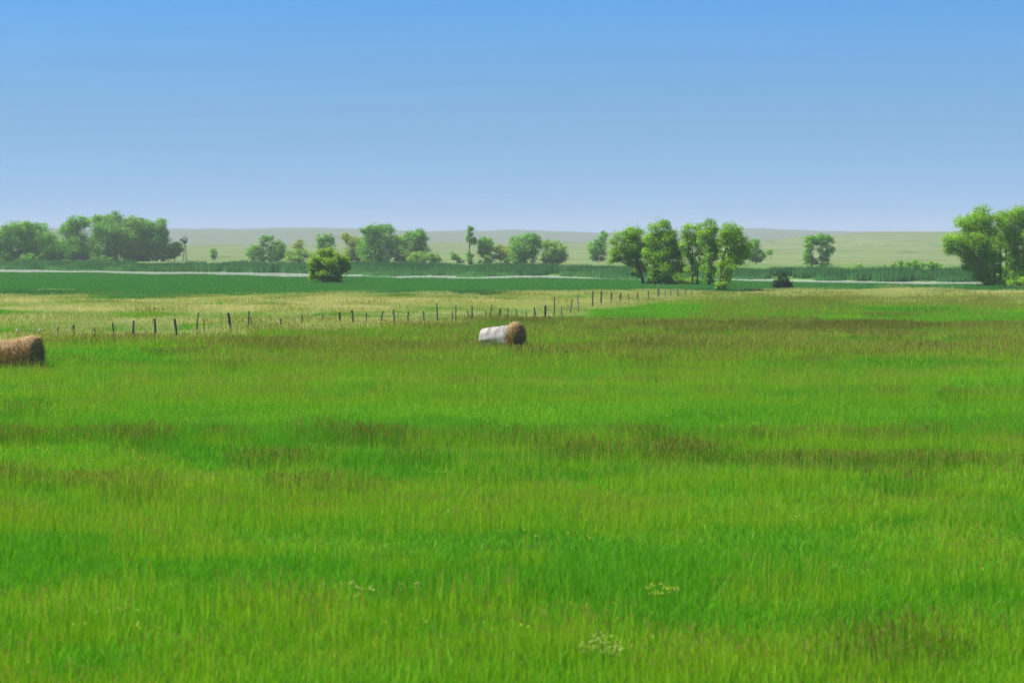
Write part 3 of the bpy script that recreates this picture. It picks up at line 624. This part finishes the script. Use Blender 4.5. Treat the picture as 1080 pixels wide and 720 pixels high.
# --- far bank, left to right
far_specs = [
 ('willow', 'broad bushy tree at the left edge with a bright domed crown', 'tree', (20, 277), [(4, 256, 10, 14), (12, 243, 9, 8), (24, 240, 11, 6), (38, 243, 12, 7), (20, 253, 13, 10), (34, 257, 13, 10), (8, 268, 10, 8), (30, 268, 12, 8), (-8, 258, 9, 15)], 'leaf_far'),
 ('willow', 'lower tree filling the dip right of the left edge tree', 'tree', (54, 276.5), [(48, 253, 9, 8), (56, 256, 9, 9), (64, 262, 8, 9), (50, 266, 9, 8), (61, 270, 8, 6)], 'leaf_far'),
 ('willow', 'dark tree on the left shoulder of the tall left grove', 'tree', (77, 276), [(72, 243, 8, 8), (80, 238, 8, 8), (86, 234, 7, 6), (76, 255, 10, 10), (84, 256, 9, 12), (74, 267, 9, 8), (86, 268, 8, 7)], 'leaf_far'),
 ('bush', 'pale green bush in front of the tall left grove', 'bush', (98, 275.5), [(98, 256, 6, 6), (96, 264, 7, 6), (101, 266, 6, 6), (98, 270, 7, 5)], 'leaf_pale'),
 ('willow', 'tallest tree in the middle of the tall left grove', 'tree', (112, 276), [(100, 235, 7, 6), (111, 233, 9, 6), (121, 231, 8, 6), (106, 245, 10, 10), (119, 245, 11, 11), (113, 258, 12, 11), (124, 260, 9, 11), (114, 269, 11, 7)], 'leaf_far'),
 ('willow', 'olive tinted tree right of the tallest one in the left grove', 'tree', (138, 276), [(133, 238, 8, 7), (141, 234, 8, 6), (147, 240, 7, 7), (137, 250, 10, 10), (134, 262, 10, 10), (143, 260, 9, 10), (139, 269, 9, 7)], 'leaf_pale'),
 ('willow', 'tree with dark shaded middle near the right end of the left grove', 'tree', (156, 276), [(152, 240, 8, 7), (160, 243, 7, 7), (154, 252, 9, 10), (160, 258, 8, 10), (152, 266, 8, 9), (160, 269, 7, 7)], 'leaf_far'),
 ('willow', 'narrow upright tree closing the right end of the left grove', 'tree', (171, 276), [(171, 237, 6, 5), (168, 246, 7, 8), (174, 250, 4, 9), (169, 258, 8, 9), (172, 267, 7, 8)], 'leaf_far'),
 ('bush', 'small light green bush between the left grove and the windmill', 'bush', (184, 276), [(186, 261, 7, 4.5), (182, 265, 6, 6), (188, 265, 5, 5), (181, 271, 5, 4)], 'leaf_pale'),
 ('sapling', 'tiny dark lone tree right of the windmill', 'tree', (225, 275), [(225, 265, 3, 3), (225, 269, 3.2, 3.5)], 'leaf_far'),
 ('willow', 'small tree with one raised tuft, left of the hill gap trees', 'tree', (277, 276.5), [(281, 252, 7, 3.6), (279, 257, 4, 4), (266, 266, 6, 4.5), (271, 264, 5, 5), (276, 268, 5, 6)], 'leaf_far'),
 ('willow', 'round blue green tree right of the raised tuft tree', 'tree', (292, 276.5), [(293, 259, 7, 5), (289, 265, 8, 6), (297, 266, 7, 6), (292, 271, 8, 4)], 'leaf_far'),
 ('willow', 'slim olive tree behind the low bushes left of the bright bush', 'tree', (315, 276.5), [(317, 257, 4, 4), (313, 262, 5, 4), (316, 267, 5, 4)], 'leaf_olive'),
 ('bush', 'low pale spreading bush just left of the bright bush', 'bush', (316, 278.5), [(307, 271, 6, 5), (316, 269, 8, 5), (325, 270, 7, 5), (312, 274, 8, 4)], 'leaf_pale'),
 ('willow', 'square topped green tree rising behind the bright bush', 'tree', (343, 277), [(339, 253, 5, 5.5), (347, 252, 5, 5), (343, 259, 8, 6), (344, 267, 7, 6)], 'leaf_far'),
 ('willow', 'sparse yellowish tree just right of the bright bush', 'tree', (371, 277.5), [(365, 252, 6, 5), (373, 256, 9, 7), (377, 263, 8, 7), (370, 268, 7, 7)], 'leaf_olive'),
 ('willow', 'largest tree of the centre left group with a wide airy top', 'tree', (396, 278), [(388, 243, 7, 5), (398, 241, 8, 5), (408, 243, 7, 6), (394, 252, 10, 9), (407, 254, 9, 9), (388, 262, 10, 10), (402, 264, 10, 10), (393, 270, 9, 7)], 'leaf_far'),
 ('willow', 'pale rounded tree in front of the tall blue green one, centre left group', 'tree', (420, 278), [(420, 254, 8, 5), (426, 253, 7, 5), (418, 262, 9, 7), (428, 264, 8, 7), (421, 270, 8, 5)], 'leaf_pale'),
 ('willow', 'blue green tree with the upright crown, right part of centre left group', 'tree', (441, 278), [(434, 248, 6, 5), (443, 247, 7, 5), (447, 254, 5, 7), (438, 256, 7, 7), (446, 264, 6, 6), (440, 268, 6, 6)], 'leaf_far'),
 ('bush', 'low row bush at the right foot of the centre left group', 'bush', (448, 279), [(436, 272, 6, 5), (444, 271, 7, 5), (453, 272, 7, 5), (459, 272, 5, 6), (440, 275, 9, 3)], 'leaf_pale'),
 ('bush', 'small leaning bush at the foot of the slender tuft tree', 'bush', (482, 278.5), [(478, 269, 3.5, 3.5), (482, 273, 4, 3), (486, 275, 4, 2.5)], 'leaf_far'),
 ('tuft_tree', 'very slender tall tree with three separate tufts up its bare stem', 'tree', (495, 279), [(497, 241, 4.5, 2.6), (496, 246, 3, 2.5), (496, 252, 5, 5), (499, 255, 3.5, 3), (494, 270, 4, 4), (496, 275, 4, 3.5)], 'leaf_far'),
 ('willow', 'compact dark tree standing right of the slender tuft tree', 'tree', (513, 279), [(510, 256, 6, 5), (515, 257, 6, 5), (512, 263, 7, 6), (508, 268, 4, 4), (515, 272, 5, 5)], 'leaf_far'),
 ('bush', 'olive bush between the compact dark tree and the domed tree', 'bush', (528, 279), [(525, 264, 6, 4), (532, 265, 7, 5), (526, 271, 7, 5), (535, 272, 7, 5)], 'leaf_olive'),
 ('willow', 'domed green tree with the higher crown, left of a twin', 'tree', (553, 279.5), [(545, 254, 7, 5), (557, 251, 8, 5), (564, 255, 6, 6), (549, 262, 9, 7), (559, 264, 9, 8), (545, 270, 7, 7), (556, 273, 9, 5)], 'leaf_far'),
 ('willow', 'domed green tree with the lower spreading crown, right of a twin', 'tree', (583, 279.5), [(574, 258, 7, 5), (583, 257, 7, 4.5), (592, 263, 6, 6), (580, 265, 9, 7), (594, 272, 5, 5), (585, 273, 9, 5)], 'leaf_pale'),
 ('willow', 'hazy blue green tree seen behind the left end of the middle clump', 'tree', (630, 276.5), [(637, 248, 3.5, 4), (633, 255, 6, 5), (626, 261, 6, 6), (634, 264, 6, 7), (627, 269, 6, 5)], 'leaf_far'),
 ('willow', 'green tree seen behind the right end of the middle clump', 'tree', (797, 279), [(796, 257, 7, 4), (793, 263, 8, 6), (806, 268, 7, 5), (799, 270, 8, 5)], 'leaf_far'),
 ('willow', 'lone two trunked tree with a gap below its crown, right of the evergreen bush', 'tree', (862, 282), [(855, 253, 7, 4.5), (865, 251, 8, 4), (874, 255, 5, 6), (853, 261, 6, 6), (871, 264, 7, 6), (852, 270, 5, 6), (869, 273, 5, 5), (861, 258, 6, 4)], 'leaf_far'),
 ('bush', 'low pale bush on the bank below the lone two trunked tree', 'bush', (902, 289), [(897, 284, 5, 4), (904, 284, 6, 5), (900, 287, 7, 3)], 'leaf_pale'),
 ('bush', 'left and yellowest of the bank bushes before the big right tree', 'bush', (944, 291), [(947, 279, 5, 5), (943, 284, 6, 5), (949, 286, 6, 5), (941, 288, 5, 3)], 'leaf_pale'),
 ('bush', 'widest dark bank bush before the big right tree', 'bush', (964, 291.5), [(960, 280, 6, 5), (968, 279, 6, 5), (963, 285, 8, 5), (971, 286, 6, 5)], 'leaf_far'),
 ('bush', 'upright bank bush nearest the big right tree', 'bush', (984, 292), [(981, 280, 3.5, 5), (988, 282, 5, 4), (984, 287, 7, 4)], 'leaf_far'),
]
for (nm, lb, ct, bs, lo, mt) in far_specs:
    two = [(856, -1), (870, 2)] if bs[0] == 862 else None
    tree(nm, lb, ct, bs, lo, mt, group=FB, trunks=two, density=3.0, r=0.12 if nm == 'bush' else None)

# ------------------------------------------------------------------ wire fence
posts = [(18, 347, 'post_dark', .05, 1), (42, 347, 'post_dark', .05, 1), (61, 344, 'post_pale', .075, 0), (78, 342.5, 'post', .10, 0), (101, 345, 'post', .06, 0), (120, 340, 'post_dark', .06, 0),
 (140, 338, 'post', .09, 0), (164, 336, 'post_dark', .10, 0), (186.5, 336, 'post_dark', .10, 0), (207.5, 329.5, 'post', .06, 0), (215.5, 337, 'post', .05, 0), (243, 330, 'post_dark', .12, 0),
 (262, 328, 'post', .07, 0), (265.5, 334, 'post', .06, 0), (296.5, 335.5, 'post', .07, 0), (318, 332, 'post', .07, 0), (339.5, 332, 'post', .05, 0), (359, 329, 'post_dark', .09, 0), (372.5, 327, 'post_dark', .11, 0),
 (386, 330, 'post', .06, 0), (401.5, 328, 'post_dark', .07, 0), (416, 326, 'post', .07, 0), (430, 328, 'post_dark', .07, 0), (447.5, 328, 'post_dark', .06, 0), (461.5, 320, 'post', .07, 0), (477, 328, 'post', .05, 0),
 (480.6, 322, 'post_dark', .06, 0), (494.5, 328, 'post', .06, 0), (498, 322, 'post', .07, 0), (511.5, 327, 'post', .05, 0), (516, 321.5, 'post', .06, 0), (526, 325, 'post_dark', .09, 0), (535.5, 325, 'post', .06, 0),
 (544.5, 325.5, 'post', .05, 0), (555.5, 326, 'post', .05, 0), (564.5, 324, 'post_dark', .08, 0), (575, 322, 'post_dark', .12, 0), (584.5, 313, 'post', .06, 0), (592, 323, 'post', .06, 0), (601.5, 316, 'post', .07, 0),
 (610, 310.5, 'post_pale', .08, 0), (625, 307, 'post', .09, 0), (634, 307, 'post_dark', .10, 0), (644.5, 308, 'post', .10, 0), (654, 308.5, 'post_dark', .10, 0), (663, 309, 'post', .07, 0), (673, 308, 'post_dark', .09, 0),
 (684.5, 306.5, 'post', .08, 0), (693.5, 304.5, 'post', .08, 0), (695.5, 300, 'post_pale', .09, 0), (701.5, 304, 'post_pale', .06, 0), (707.5, 304.5, 'post', .07, 0), (715.5, 305, 'post', .07, 0), (722.5, 306, 'post', .06, 0),
 (729.5, 307, 'post', .05, 0), (742, 307, 'post', .06, 0), (782.5, 306.5, 'post', .06, 0), (790.5, 307, 'post', .06, 0)]
fx0 = gx(18, dist(363.5)); fy0 = dist(363.5)
fence = empty('wire_fence', (fx0, fy0, float(height(np.array([fx0]), np.array([fy0]))[0])))
tag(fence, 'long wire fence of uneven wooden posts crossing the meadow to the middle clump', 'fence')
fz = fence.location.z
fb = np.array(FENCE_PX)
tops = []
def add_post(px, top, mt, rad_, cap, line):
    py = float(np.interp(px, fb[:, 0], fb[:, 1])); d = dist(py)+rng.uniform(-.5, .5); x = gx(px, d)
    z0 = float(height(np.array([x]), np.array([d]))[0]); h = CAM_H-(top-HOR)*d/FPX-z0
    h = max(0.9, h); ln = rng.normal(0, 0.05, 2)
    mb = MB(); pts = [(x-fx0, d-fy0, z0-fz-0.3), (x-fx0+ln[0]*.3*h, d-fy0+ln[1]*.3*h, z0-fz+h*0.5), (x-fx0+ln[0]*h, d-fy0+ln[1]*h, z0-fz+h-0.02), (x-fx0+ln[0]*h, d-fy0+ln[1]*h, z0-fz+h)]
    mb.tube(pts, [rad_*.9, rad_*rng.uniform(.78, .9), rad_*.8, rad_*.6], 8)
    p = mb.build('post', M[mt], fence, smooth=False)
    if cap:
        p['label'] = 'dark steel post with a white painted tip'
        mb = MB(); e = np.array(pts[-1]); mb.tube([e-np.array([0, 0, .16]), e+np.array([0, 0, .02])], [rad_*1.25, rad_*1.2], 8); mb.build('tip', M['cap'], p)
    elif mt == 'post_pale': p['label'] = 'pale grey weathered post'
    tops.append((x-fx0, d-fy0, z0-fz, h))
for q in posts: add_post(*q, 0)
tops.sort()
for wh in (0.45, 0.75, 1.02):
    mb = MB(); pts = []
    for (a, b_) in zip(tops[:-1], tops[1:]):
        for t in (0, .5):
            sag = 0.03 if t else 0
            pts.append((a[0]+(b_[0]-a[0])*t, a[1]+(b_[1]-a[1])*t, a[2]+(b_[2]-a[2])*t+min(wh, 0.95*min(a[3], b_[3]))-sag))
    mb.tube(pts, [0.006]*len(pts), 4); mb.build('wire', M['wire'], fence)

# ------------------------------------------------------------------ hay bales
def bale_core(L, rad_, taper, seed, wrapped, cut, slump, seg=48, rings=36):
    """lumpy roll along local x, slumped flat underneath; taper shrinks the -x end"""
    vs = []; fs = []; a = []
    prof = []
    for i in range(9): t = i/8; prof.append((-L/2+0.10*(1-math.cos(t*math.pi/2))*1.0, math.sin(t*math.pi/2)*1.0 if i else 0.0))
    body = [(x, 1.0) for x in np.linspace(-L/2+0.14, L/2-0.10, rings)]
    right = [(L/2-0.10+0.16*math.sin(t*math.pi/2)-0.02, math.cos(t*math.pi/2)) for t in np.linspace(0.12, 1, 9)]
    prof = [(-L/2-0.02+0.0, 0.0), (-L/2, 0.25), (-L/2+0.01, 0.55), (-L/2+0.03, 0.8), (-L/2+0.07, 0.93)]+body+right
    for (x, k) in prof:
        s = 1-taper*(0.5-x/L)
        for j in range(seg):
            q = 2*math.pi*j/seg
            lump = (0.94 if wrapped and x < cut-0.1 else 1.0)+0.11*(float(fbm(np.array([x*1.8+seed]), np.array([q*1.4]), seed, 3)[0])-0.5)*2+0.03*math.sin(q*2+seed)+slump*math.sin(x*2.1+seed)*max(0, math.sin(q))
            y, z = math.cos(q)*rad_*s*k*lump*1.06, math.sin(q)*rad_*s*k*lump
            if z < 0: z *= 0.88
            vs.append((x, y, z)); a.append(0.5)
    n = len(prof)
    for i in range(n-1):
        for j in range(seg): fs.append((i*seg+j, (i+1)*seg+j, (i+1)*seg+(j+1) % seg, i*seg+(j+1) % seg))
    fs.append(tuple(range(seg))); fs.append(tuple((n-1)*seg+j for j in range(seg))[::-1])
    return vs, fs, a
def straws(vs, fs, n, length, width, keep):
    """loose stalks lying on and sticking out of the roll"""
    P0 = np.array(vs); Q = []
    F = [f_ for f_ in fs if len(f_) == 4]; C = np.array([[P0[i] for i in f_] for f_ in F]); cen = C.mean(1)
    nr_ = np.cross(C[:, 1]-C[:, 0], C[:, 2]-C[:, 0]); ar = np.linalg.norm(nr_, axis=1)+1e-9; nr_ /= ar[:, None]
    ok = np.array([keep(c_) for c_ in cen]); ar = ar*ok
    w = rng.choice(len(F), n, p=ar/ar.sum())
    u = rng.uniform(size=(n, 2)); p = C[w, 0]+(C[w, 1]-C[w, 0])*u[:, :1]+(C[w, 3]-C[w, 0])*u[:, 1:]
    nn = nr_[w]; nn = np.where((nn*(cen[w]*np.array([0.3, 1, 1]))).sum(1, keepdims=True) < 0, -nn, nn)
    t = np.cross(nn, np.array([1.0, 0, 0])+rng.normal(0, 0.45, (n, 3))); t /= np.linalg.norm(t, axis=1, keepdims=True)+1e-9
    L = rng.uniform(*length, n)[:, None]; sd = np.cross(nn, t)*rng.uniform(*width, n)[:, None]
    lift = nn*np.abs(rng.normal(0.015, 0.045, n))[:, None]; base = p+nn*0.006
    e = base+t*L+lift*2-np.array([0, 0, 1])*0.06*rng.uniform(size=n)[:, None]
    return np.stack([base-sd, base+sd, e+sd*.6, e-sd*.6], 1), rng.uniform(size=n)
def bale_at(name, px, py, L, rad_, rz, taper, seed, label, wrapped):
    d = dist(py); x = gx(px, d); z0 = float(height(np.array([x]), np.array([d]))[0])
    root = empty(name, (x, d, z0)); root.rotation_euler = (0, 0, rz); tag(root, label, 'hay bale')
    cut = L*0.33; vs, fs, a = bale_core(L, rad_, taper, seed, wrapped, cut, 0.0 if wrapped else 0.10); zc = rad_*0.90
    vs = [(v[0], v[1], v[2]+zc-taper*rad_*0.5*(0.5-v[0]/L)) for v in vs]
    mb = MB(); mb.add(vs, fs, 0, a); mb.build('hay_roll', M['hay_core'], root, smooth=True)
    zz = lambda c_: np.array([c_[0], c_[1], c_[2]-zc])
    vc = [zz(v) for v in vs]
    Q, t = straws(vc, fs, 11000, (0.10, 0.45), (0.005, 0.012), (lambda c_: c_[0] > cut-0.05) if wrapped else (lambda c_: True))
    Q[:, :, 2] += zc
    quads_object('loose_hay', Q, M['hay' if wrapped else 'hay_red'], t, root)
    if wrapped:
        # the wrap: a crinkled white sleeve over the left part, ragged where it has slipped off the right end
        wv = []; wf = []; seg = 72; xs_ = np.concatenate([[-L/2-0.015, -L/2-0.012, -L/2-0.01, -L/2+0.02, -L/2+0.07], np.linspace(-L/2+0.13, cut, 30)])
        ks = [0.02, 0.5, 0.8, 0.955, 1.0]+[1.025]*30
        for i, (xx, k) in enumerate(zip(xs_, ks)):
            s = 1-taper*(0.5-xx/L)
            for j in range(seg):
                q = 2*math.pi*j/seg
                cr = 1+0.028*math.sin(q*3+xx*5+seed)*math.sin(q*7-xx*3)+0.03*(float(fbm(np.array([xx*3.1]), np.array([q*3.0]), 77, 3)[0])-0.5)
                x2 = xx+(0.14*math.sin(q*2.0+1)+0.05*math.sin(q*9))*max(0, (i-14)/20)
                y, z = math.cos(q)*rad_*s*k*cr*1.06, math.sin(q)*rad_*s*k*cr
                if z < 0: z *= 0.88
                wv.append((x2, y*1.015, z*1.02+zc-taper*rad_*0.5*(0.5-xx/L)))
        for i in range(len(xs_)-1):
            for j in range(seg): wf.append((i*seg+j, (i+1)*seg+j, (i+1)*seg+(j+1) % seg, i*seg+(j+1) % seg))
        wf.append(tuple(range(seg)))
        mb = MB(); mb.add(wv, wf); mb.build('wrap', M['wrap'], root, smooth=True)
    return root
bale_at('hay_bale', 528.5, 369.5, 2.5, 0.86, R(-22), 0.22, 5, 'white wrapped round hay bale with a bare brown right end', True)
bale_at('hay_bale', 13, 390.5, 2.9, 0.84, R(-12), 0.14, 12, 'unwrapped brown hay bale cut off by the left edge', False)

# ------------------------------------------------------------------ windmill pump on the far bank
d = dist(276.2); s = d/FPX; wx = gx(195, d); wz = float(height(np.array([wx]), np.array([d]))[0])
wm = empty('windmill', (wx, d, wz)); tag(wm, 'old farm windmill on a lattice tower right of the left grove', 'windmill')
H = 22.0*s
mb = MB()
for sx in (-1, 1):
    for sy in (-1, 1): mb.tube([(sx*0.62, sy*0.62, -0.1), (sx*0.10, sy*0.10, H)], [0.05, 0.04], 6)
for k in range(5):
    t0, t1 = k/5, (k+1)/5; w0, w1 = 0.62+(0.10-0.62)*t0, 0.62+(0.10-0.62)*t1
    for (ax, ay, bx, by) in ((-1, -1, 1, -1), (1, -1, 1, 1), (1, 1, -1, 1), (-1, 1, -1, -1)):
        mb.tube([(ax*w0, ay*w0, H*t0), (bx*w1, by*w1, H*t1)], [0.03, 0.03], 5)
        mb.tube([(ax*w1, ay*w1, H*t1), (bx*w1, by*w1, H*t1)], [0.03, 0.03], 5)
mb.build('tower', M['steel'], wm)
mb = MB(); hub = np.array([0, -0.35, H+0.25])
ax = np.array([0.78, -0.62, 0.0]); e1 = np.cross(ax, [0, 0, 1]); e2 = np.array([0, 0, 1.0])
for k in range(18):
    q = 2*math.pi*k/18; q2 = q+0.24
    def pt(r_, qq, off): return hub+(e1*math.cos(qq)+e2*math.sin(qq))*r_+ax*off
    a0, a1, a2, a3 = pt(.45, q, .05), pt(.45, q2, -.05), pt(1.15, q2, -.10), pt(1.15, q, .10)
    th_ = ax*0.015
    mb.add([a0-th_, a1-th_, a2-th_, a3-th_, a0+th_, a1+th_, a2+th_, a3+th_], [(0, 1, 2, 3), (7, 6, 5, 4), (0, 4, 5, 1), (1, 5, 6, 2), (2, 6, 7, 3), (3, 7, 4, 0)])
for rr_ in (0.5, 1.2): mb.tube([hub+(e1*math.cos(q)+e2*math.sin(q))*rr_ for q in np.linspace(0, 2*math.pi, 25)], [0.025]*25, 5)
for k in range(6):
    q = math.pi*k/3; mb.tube([hub, hub+(e1*math.cos(q)+e2*math.sin(q))*1.2], [0.03, 0.02], 5)
mb.build('wheel', M['steel'], wm)
mb = MB(); t0 = hub-ax*0.2; t1 = hub-ax*1.3; mb.tube([hub+ax*0.1, t1], [0.06, 0.04], 6)
vz = [(t1+e2*.25), (t1-e2*.25), (t1-ax*.9-e2*.5), (t1-ax*.9+e2*.5)]; th_ = e1*0.015
mb.add([p-th_ for p in vz]+[p+th_ for p in vz], [(0, 1, 2, 3), (7, 6, 5, 4), (0, 4, 5, 1), (1, 5, 6, 2), (2, 6, 7, 3), (3, 7, 4, 0)])
mb.build('tail_vane', M['steel'], wm)

# ------------------------------------------------------------------ single weeds in the foreground
def weed(px, py, label, h, nb, nh, head_mat, spread, group=None):
    d = dist(py); x = gx(px, d); z0 = float(height(np.array([x]), np.array([d]))[0])
    root = empty('weed', (x, d, z0)); tag(root, label, 'weed', group)
    mb = MB(); mb.add(*[q for q in blades(nb, spread, (h*0.5, h*0.95), (0.02, 0.04), lean=0.5)[:2]], 0, blades_at(nb)); mb.build('leaves', M['lush'], root)
    mb = MB(); hd = MB()
    for _ in range(nh):
        q = rng.uniform(0, 6.28); r_ = spread*math.sqrt(rng.uniform())*1.1; zt = h*rng.uniform(0.55, 1.05)
        p = np.array([r_*math.cos(q), r_*math.sin(q), zt]); mb.tube([(p[0]*.3, p[1]*.3, 0), (p[0]*.7, p[1]*.7, zt*.6), p], [.006, .005, .004], 5)
        for _k in range(8):
            c_ = p+rng.normal(0, 1, 3)*np.array([.035, .035, .02]); u = rng.normal(size=3); u /= np.linalg.norm(u); w_ = np.cross(u, rng.normal(size=3)); w_ /= np.linalg.norm(w_)
            k_ = 0.016; hd.add([c_-u*k_, c_-w_*k_, c_+u*k_, c_+w_*k_], [(0, 1, 2, 3)], 0, rng.uniform())
    mb.build('stem', M['lush'], root); hd.build('blossom', M[head_mat], root)
def blades_at(nb): return np.repeat(rng.uniform(size=nb), 7)
weed(635, 703, 'pale flowering weed clump at the bottom right of centre', 0.44, 60, 26, 'flower_white', 0.30)
weed(385, 637, 'whitish flower clump left of centre, furthest left of three small weeds', 0.38, 40, 9, 'flower_white', 0.35)
weed(432, 634, 'whitish flower clump, middle one of three small weeds', 0.36, 30, 7, 'flower_white', 0.25)
weed(700, 640, 'yellow green weed clump right of centre in the foreground', 0.38, 50, 16, 'flower_yellow', 0.35)

# ------------------------------------------------------------------ haze
bm_v = [(sx*4600, sy*4600, z) for z in (-22.0, 45.0) for sx, sy in ((-1, -1), (1, -1), (1, 1), (-1, 1))]
mb = MB(); mb.add(bm_v, [(3, 2, 1, 0), (4, 5, 6, 7), (0, 1, 5, 4), (1, 2, 6, 5), (2, 3, 7, 6), (3, 0, 4, 7)])
m, nt, out = new_mat('haze_air'); pv = N(nt, 'ShaderNodeVolumePrincipled')
pv.inputs['Color'].default_value = (0.78, 0.87, 1.0, 1); pv.inputs['Density'].default_value = 1.9e-4; pv.inputs['Anisotropy'].default_value = 0.0
nt.links.new(pv.outputs[0], out.inputs['Volume'])
hz = mb.build('haze', m); tag(hz, 'thin pale blue summer haze over the plain', 'haze', kind='stuff')
